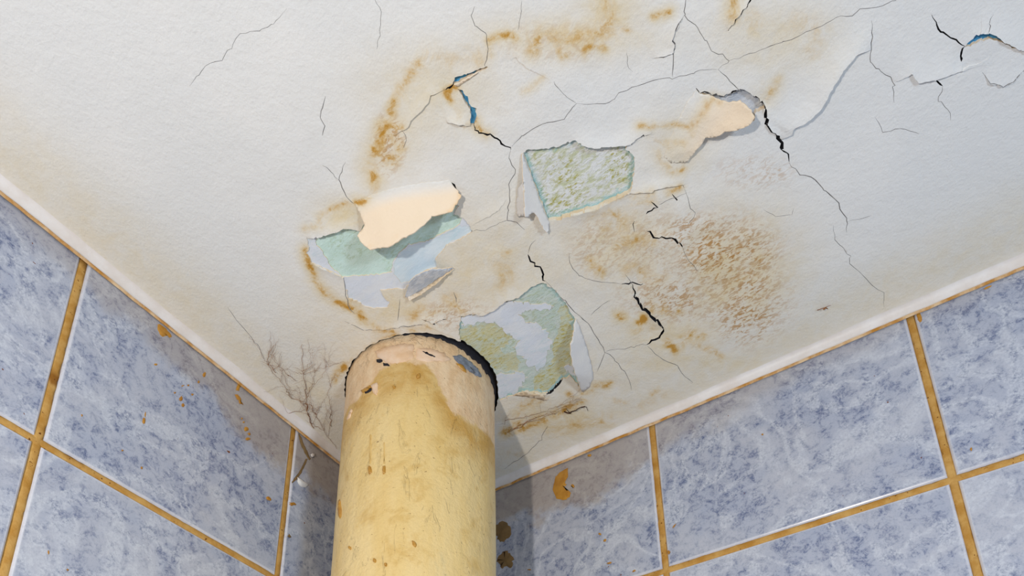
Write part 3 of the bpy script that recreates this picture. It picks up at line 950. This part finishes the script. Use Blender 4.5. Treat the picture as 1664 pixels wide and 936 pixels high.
tl, tr = WL[1], WR[1]
splat('glue_smear', 'right', T('919,762 923,760 922,776 917,782 922,788 915,792 923,797 928,801 926,808 921,813 904,811 899,795 900,779 909,768'), GLUE, tr[(0, 0)], label='ochre glue crescent')
splat('glue_smear', 'right', blob(931, 790, 3, 2.5), GLUE, tr[(0, 0)])
splat('glue_smear', 'right', blob(817, 864, 14, 18, 0, 26), GLUEB, tr[(0, 0)], label='brown glue blob')
splat('glue_smear', 'right', blob(822, 909, 14, 13, 0, 26), GLUEB, tr[(0, 0)], label='brown glue blob')
for (x, y, a, b, r) in [(975, 868, 3, 2, .4), (983, 878, 2, 3, 1), (958, 740, 4, 2, -.3), (990, 915, 4, 1.5, -.3), (860, 926, 3, 1.5, 0), (1030, 928, 4, 1.5, -.4)]:
    splat('rust_speck', 'right', blob(x, y, a, b, r, 7), GLUE, tr[(0, 0)], .0005, amp=.3)
for (x, y, a, b, r) in [(1087, 897, 2.5, 4, 0), (1096, 854, 5, 1.2, -.9), (1239, 706, 2, 2, 0), (1520, 1, 0, 0, 0)][:3]:
    splat('rust_speck', 'right', blob(x, y, a, b, r, 7), GLUE, tr[(0, 1)], .0005, amp=.3)
for (x, y, a, b, r) in [(1578, 730, 2, 3, 0), (1494, 516, 4, 9, -.2), (1605, 467, 9, 1.5, -.4)]:
    splat('rust_speck', 'right', blob(x, y, a, b, r, 7), GLUE, tr[(0, 2)], .0005, amp=.3)
splat('glue_smear', 'left', T('255,527 261,525 268,532 274,538 280,547 276,549 268,545 264,548 258,540'), GLUE, tl[(0, 1)], label='ochre glue smear')
splat('glue_smear', 'left', T('385,622 391,617 397,621 391,628 388,636 383,634'), GLUE, tl[(0, 1)], label='ochre glue smear')
splat('glue_smear', 'left', T('381,641 387,640 392,650 395,658 388,654'), GLUE, tl[(0, 1)])
for (x, y, a, b, r) in [(400, 697, 4, 4, 0), (405, 705, 3, 2, .5), (403, 713, 4, 3, 0), (332, 609, 2.5, 4, .3), (234, 684, 3, 5, .1), (236, 674, 1, 6, .1), (294, 648, 3, 4, .5), (297, 658, 3, 4, .3),
                        (284, 638, 2, 2, 0), (323, 620, 2, 3, 0), (306, 626, 2, 2, 0), (297, 627, 3, 1.2, -.5), (253, 592, 3, 2, 0), (313, 641, 2, 2, 0), (144, 456, 3.5, 2, .2), (156, 455, 3, 2, .5), (437, 810, 5, 3, .5),
                        (393, 680, 2, 2, 0), (396, 686, 1.5, 1.5, 0), (199, 732, 2, 1.5, 0), (230, 760, 1.5, 2, 0), (133, 675, 1.6, 2, 0)]:
    splat('rust_speck', 'left', blob(x, y, a, b, r, 7), GLUE, tl[(0, 1)], .0005, amp=.25)
for (x, y, a, b, r) in [(110, 926, 2, 2, 0), (79, 898, 1.5, 4, 0), (14, 922, 2, 2, 0)][:2]:
    splat('rust_speck', 'left', blob(x, y, a, b, r, 7), GLUE, tl[(1, 1)], .0005, amp=.25)
for run in (T('486,704 490,712 495,724 501,736 505,746 502,748 496,738 490,726 486,714'), T('500,746 496,756 490,768 482,780 475,785 474,783 481,774 488,764 493,754 497,745')):
    splat('glue_run', 'left', run, GLUEB, tl[(0, 0)], .0004, amp=.3)
splat('rust_speck', 'left', blob(476, 819, 6, 2.5, .1), GLUE, tl[(0, 0)], .0006)
splat('rust_speck', 'left', blob(470, 871, 4, 3, .4), GLUEB, tl[(0, 0)], .0006)


# ------------------------------------------------------------------ the pipe
def on_pipe(u, v, off=0.0):
    d = ray(u, v); o = CAM[:2] - PC
    R = PR + off
    a = d[:2] @ d[:2]; b = 2 * o @ d[:2]; c = o @ o - R * R
    q = b * b - 4 * a * c
    if q < 0: t = -b / (2 * a)
    else: t = (-b - math.sqrt(q)) / (2 * a)
    p = CAM + t * d
    return math.atan2(p[1] - PC[1], p[0] - PC[0]), p[2]


def build_pipe():
    root = bpy.data.objects.new('drain_pipe', None)
    COL.objects.link(root)
    zb = H - .95
    root.location = (PC[0], PC[1], zb)
    tag(root, 'thick yellow painted pipe rising through the ceiling in the corner', 'pipe')
    inv = Matrix.Translation((PC[0], PC[1], zb)).inverted()
    NA, z0, z1 = 200, zb, ZC + .019
    zs = np.concatenate([np.arange(z0, H - .40, .02), np.arange(H - .40, z1, .0025), [z1]])
    bt = sorted(on_pipe(*p) for p in T('566,664 582,648 600,628 614,606 638,594 668,588 690,592 704,606 714,632 734,664 764,690 798,708'))
    ba = np.array([b[0] for b in bt]); bz = np.array([b[1] for b in bt])
    V, Fs, A = [], [], []
    for z in zs:
        for k in range(NA):
            th = -math.pi + 2 * math.pi * k / NA
            r = PR + .0006 * noise.noise((math.cos(th) * 4, math.sin(th) * 4, z * 9)) + .00035 * noise.noise((math.cos(th) * 13, math.sin(th) * 13, z * 40))
            zz = np.interp(th, ba, bz)
            pr = min(1, max(0, .5 + (z - zz) / .04))
            so = math.exp(-((z - zz + .012) / .03) ** 2)
            r += -.0005 * pr
            if z > ZC - .012: r += .0009 * noise.noise((math.cos(th) * 14, math.sin(th) * 14, z * 120))
            V.append((r * math.cos(th), r * math.sin(th), z - zb)); A.append((pr, so, 0, 1))
    nz = len(zs)
    for i in range(nz - 1):
        for k in range(NA):
            a = i * NA + k; b = i * NA + (k + 1) % NA
            Fs.append((a, b, b + NA, a + NA))
    Fs.append(tuple(range((nz - 1) * NA, nz * NA))); Fs.append(tuple(reversed(range(NA))))
    body = mesh_obj('pipe_body', V, Fs, PIPE, root)
    set_attr(body, 'mask', A)

    # ragged black ring painting the gap's shade between pipe and ceiling
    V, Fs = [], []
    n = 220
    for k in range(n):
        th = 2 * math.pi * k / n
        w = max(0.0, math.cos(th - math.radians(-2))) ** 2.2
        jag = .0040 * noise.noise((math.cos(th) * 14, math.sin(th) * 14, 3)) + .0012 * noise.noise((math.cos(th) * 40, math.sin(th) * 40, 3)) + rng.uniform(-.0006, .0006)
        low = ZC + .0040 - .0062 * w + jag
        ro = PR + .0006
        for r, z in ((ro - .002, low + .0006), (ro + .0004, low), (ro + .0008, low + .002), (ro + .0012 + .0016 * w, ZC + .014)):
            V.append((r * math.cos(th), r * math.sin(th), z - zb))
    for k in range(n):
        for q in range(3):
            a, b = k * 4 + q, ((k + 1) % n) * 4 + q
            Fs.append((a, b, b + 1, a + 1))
    ms = mesh_obj('gap_shade_ring', V, Fs, DARK, root)
    ms['label'] = 'ragged black ring painting the shade of the pipe gap'

    def patch(name, outline, h, mat, label=None, amp=.6, base=.0002, dome=False, inset=.8):
        out = rough(outline, 4, amp, True)
        n = len(out); c = out.mean(0)
        inn = c + (out - c) * inset
        def P(p, hh):
            th, z = on_pipe(*p)
            return ((PR + hh) * math.cos(th), (PR + hh) * math.sin(th), z - zb)
        V = [P(p, base - .0006) for p in out] + [P(p, h if not dome else h * .7) for p in inn]
        mid = c + (out - c) * .4
        V += [P(p, h) for p in mid] + [P(c, h)]
        Fs = []
        for ring in (0, 1):
            Fs += [(ring * n + i, ring * n + (i + 1) % n, (ring + 1) * n + (i + 1) % n, (ring + 1) * n + i) for i in range(n)]
        Fs += [(2 * n + i, 2 * n + (i + 1) % n, 3 * n) for i in range(n)]
        # make the patch face outwards
        a, b, cc = (Vector(V[i]) for i in Fs[-1])
        if (b - a).cross(cc - a).dot(Vector((V[3 * n][0], V[3 * n][1], 0))) < 0: Fs = [f[::-1] for f in Fs]
        o = mesh_obj(name, V, Fs, mat, root)
        if label: o['label'] = label
        return o

    CREAM = plain('pipe_cream_plate', (242, 214, 186), (234, 196, 156), 40, .5, .35)
    DRIP = plain('pipe_ochre_drip', (196, 146, 60), (176, 124, 44), 80, .3, .5, 0)
    DK = plain('pipe_chip_dark', (44, 42, 46), None, bump=0)
    GM = plain('pipe_grey_mortar', (150, 158, 170), (110, 116, 126), 120)
    patch('paint_plate', T('609,572 622,566 640,562 660,559 672,560 674,566 670,572 673,580 660,588 645,590 628,590 622,584 614,580'), .0016, CREAM, 'cream paint plate', inset=.93)
    patch('paint_plate', T('676,566 700,566 722,574 732,584 722,588 706,586 690,588 676,584'), .0010, CREAM, inset=.93)
    patch('mortar_crust', T('735,578 746,576 760,586 774,598 784,612 776,612 764,604 750,594 740,586'), .0018, GM, 'grey mortar crust', inset=.85)
    patch('chip', T('611,584 621,583 622,587 616,589 611,587'), .0004, DK, 'dark chip')
    patch('chip', T('622,589 626,590 634,592 632,595 624,594'), .0004, DK, 'dark chip')
    patch('chip', T('590,636 600,632 604,628 605,633 600,638 593,641'), .0005, DK, 'dark chip')
    patch('chip_lip', T('586,636 594,633 603,627 604,630 596,636 589,639'), .0016, DRIP)
    patch('paint_plate', T('604,626 613,622 614,630 612,642 608,640 605,634'), .0012, CREAM, inset=.9)
    patch('chip', T('684,571 692,573 699,577 710,582 709,583.5 697,579 690,575'), .0013, DK)
    patch('paint_plate', T('565,678 571,664 573,668 569,676 564,684'), .0008, CREAM, inset=.9)
    patch('rust_patch', T('741,590 750,592 756,600 758,606 750,600'), .0009, DRIP)
    for (x, y, a, b) in [(602, 764, 3.2, 7.5), (624.5, 764, 3.2, 7.5), (680, 612, 4, 4.5), (609, 911, 2.4, 4), (627, 918, 2.6, 3), (569, 891, 2, 4), (553, 827, 2.6, 15), (641, 630, 2.4, 2.2)]:
        patch('paint_drip', blob(x, y, a, b, 0, 12), .0022, DRIP, amp=.15, dome=True, inset=.8)
    patch('paint_drip', blob(673, 884, 3, 7, -.6, 12), .0016, DRIP, amp=.15, dome=True)
    TRAIL = plain('pipe_pale_drip_trail', (220, 182, 108), (226, 192, 122), 80, .35, .5, 0)
    for x, y0, y1 in ((602, 704, 757), (624.5, 716, 757)):
        patch('drip_trail', T('%f,%f %f,%f %f,%f %f,%f' % (x - 1, y0, x + 1, y0, x + 1.5, y1, x - 1.5, y1)), .0007, TRAIL, amp=.2)
    return root


build_pipe()


# ------------------------------------------------------------------ dry roots and chips
def tubes(strands):
    V, Fs = [], []
    for pts, rad in strands:
        n = len(pts); b0 = len(V)
        for i, p in enumerate(pts):
            p = Vector(p); t = (Vector(pts[min(n - 1, i + 1)]) - Vector(pts[max(0, i - 1)])).normalized()
            s = t.cross(Vector((0, 0, 1))).normalized(); u = s.cross(t)
            r = rad * (1 - .6 * i / max(1, n - 1))
            for k in range(4):
                a = math.pi / 2 * k
                V.append(p + (s * math.cos(a) + u * math.sin(a)) * r)
        for i in range(n - 1):
            for k in range(4):
                a = b0 + i * 4 + k; b = b0 + i * 4 + (k + 1) % 4
                Fs.append((a, b, b + 4, a + 4))
    return V, Fs


def strand(px, rad, drop=(1.5, 3.5), jit=1.2):
    r = resample(px, 5); n = len(r)
    if n > 2: r[1:-1] += rng.normal(0, jit, (n - 2, 2))
    ph = rng.uniform(0, 9)
    return [ceil_pt(u, v, drop[0] + (drop[1] - drop[0]) * (.5 + .5 * math.sin(ph + i * .5))) for i, (u, v) in enumerate(r)], rad / 1000


def roots(name, main, label, fan=0, spread=30):
    S = []
    for l, r in main:
        r = r * .55
        S.append(strand(l, r))
        base = resample(l, 6)
        for _ in range(fan):
            i = rng.integers(0, max(1, len(base) - 1)); p = base[i].copy()
            a = rng.uniform(-.9, .9) - math.pi / 2 + (0.5 if rng.random() < .5 else -.5)
            ln = rng.uniform(spread * .4, spread * 1.3); pts = [tuple(p)]
            for _k in range(5):
                a += rng.normal(0, .3); p = p + np.array([math.cos(a), math.sin(a)]) * ln / 5; pts.append(tuple(p))
            S.append(strand(pts, r * .45, jit=.7))
    V, Fs = tubes(S)
    o = mesh_obj(name, V, Fs, ROOT)
    tag(o, label, 'root')
    return o


roots('dry_root_cluster', [
    (T('510,696 505,686 500,670 497,655 499,639 496,630 493,607 491,580 491,558'), .75),
    (T('494,652 474,648 466,634 460,623 445,607 429,585 418,560 404,547'), .5),
    (T('481,619 467,610 452,592 440,578 434,569'), .5), (T('448,606 436,592 436,572'), .7),
    (T('499,646 508,625 512,603 512,598'), .45), (T('537,693 538,664 533,641 539,619 545,606'), .5),
    (T('503,657 512,675 526,699 539,717 547,730'), .6), (T('497,655 500,670 508,690 526,700'), .7),
    (T('469,672 494,666 517,661'), .45), (T('499,640 515,622 530,600 528,580'), .3), (T('474,648 470,630 455,600 446,580 440,560'), .3),
    (T('493,607 505,590 503,570 500,550'), .3), (T('512,675 520,660 533,641'), .3), (T('512,603 530,596 548,590 560,588'), .3),
], 'brown dry root hairs spreading over the ceiling left of the pipe', 6, 34)
roots('dry_root_bundle', [
    (T('821,684 840,680 859,677 880,670 904,661 925,653 946,645'), .45), (T('824,703 842,695 859,687 880,680 901,672 924,662 946,650'), .6),
    (T('834,696 860,684 890,672 920,660 944,648'), .45), (T('828,700 850,688 880,674 910,664 940,648'), .35), (T('820,690 822,676 830,668'), .3), (T('905,662 930,644 946,630 952,618'), .3),
], 'brown dry root strands on the ceiling right of the pipe', 2, 20)
V, Fs = tubes([strand(T('917,669 922,672 928,670 936,668 944,662 951,660'), .95, (2, 4), .8), strand(T('944,662 953,661 955,668'), .5, (2, 3), .4), strand(T('926,671 920,664'), .5, (2, 3), .4)])
tag(mesh_obj('dead_twig', V, Fs, plain('dark_twig_bark', (74, 40, 26), (54, 32, 24), 200, .9, .1, 0)), 'short dark brown twig stuck below the leaf shaped paint flap', 'twig')
V, Fs = tubes([strand(T('1328,504 1334,502 1341,499 1350,496'), .5, (1.2, 2), .5), strand(T('1338,503 1342,500 1345,502'), 1.0, (1.2, 2), .3)])
tag(mesh_obj('dead_insect', V, Fs, ROOT), 'tiny brown dead insect on the ceiling near the right wall', 'insect')

# chip of paint and a bright droplet on the narrow tile left of the pipe
def chip(name, side, outline, th, mat, lift, tilt, label, cat):
    out = rough(outline, 3, .3, True); n = len(out); c = out.mean(0)
    def P(p, h): return wall_pt(side, *p, lift + h + tilt * (p[1] - c[1]))
    V = [P(p, 0) for p in out] + [P(p, th) for p in c + (out - c) * .85] + [P(c, th * 1.4), P(c, 0)]
    Fs = [(i, (i + 1) % n, n + (i + 1) % n, n + i) for i in range(n)] + [(n + i, n + (i + 1) % n, 2 * n) for i in range(n)] + [((i + 1) % n, i, 2 * n + 1) for i in range(n)]
    return tag(mesh_obj(name, V, Fs, mat), label, cat)


chip('paint_chip', 'left', T('483,775 488,777 495,783 502,788 497,793 489,792 483,785'), .0012, FLAPG, .0004, -.00012, 'small white paint chip stuck on the narrow dark tile', 'paint chip')
chip('paint_crumb', 'left', T('504,739 508,736 512,738 511,742 506,743'), .002, CAULK, .0004, 0, 'tiny pale paint crumb above the white chip', 'paint chip')
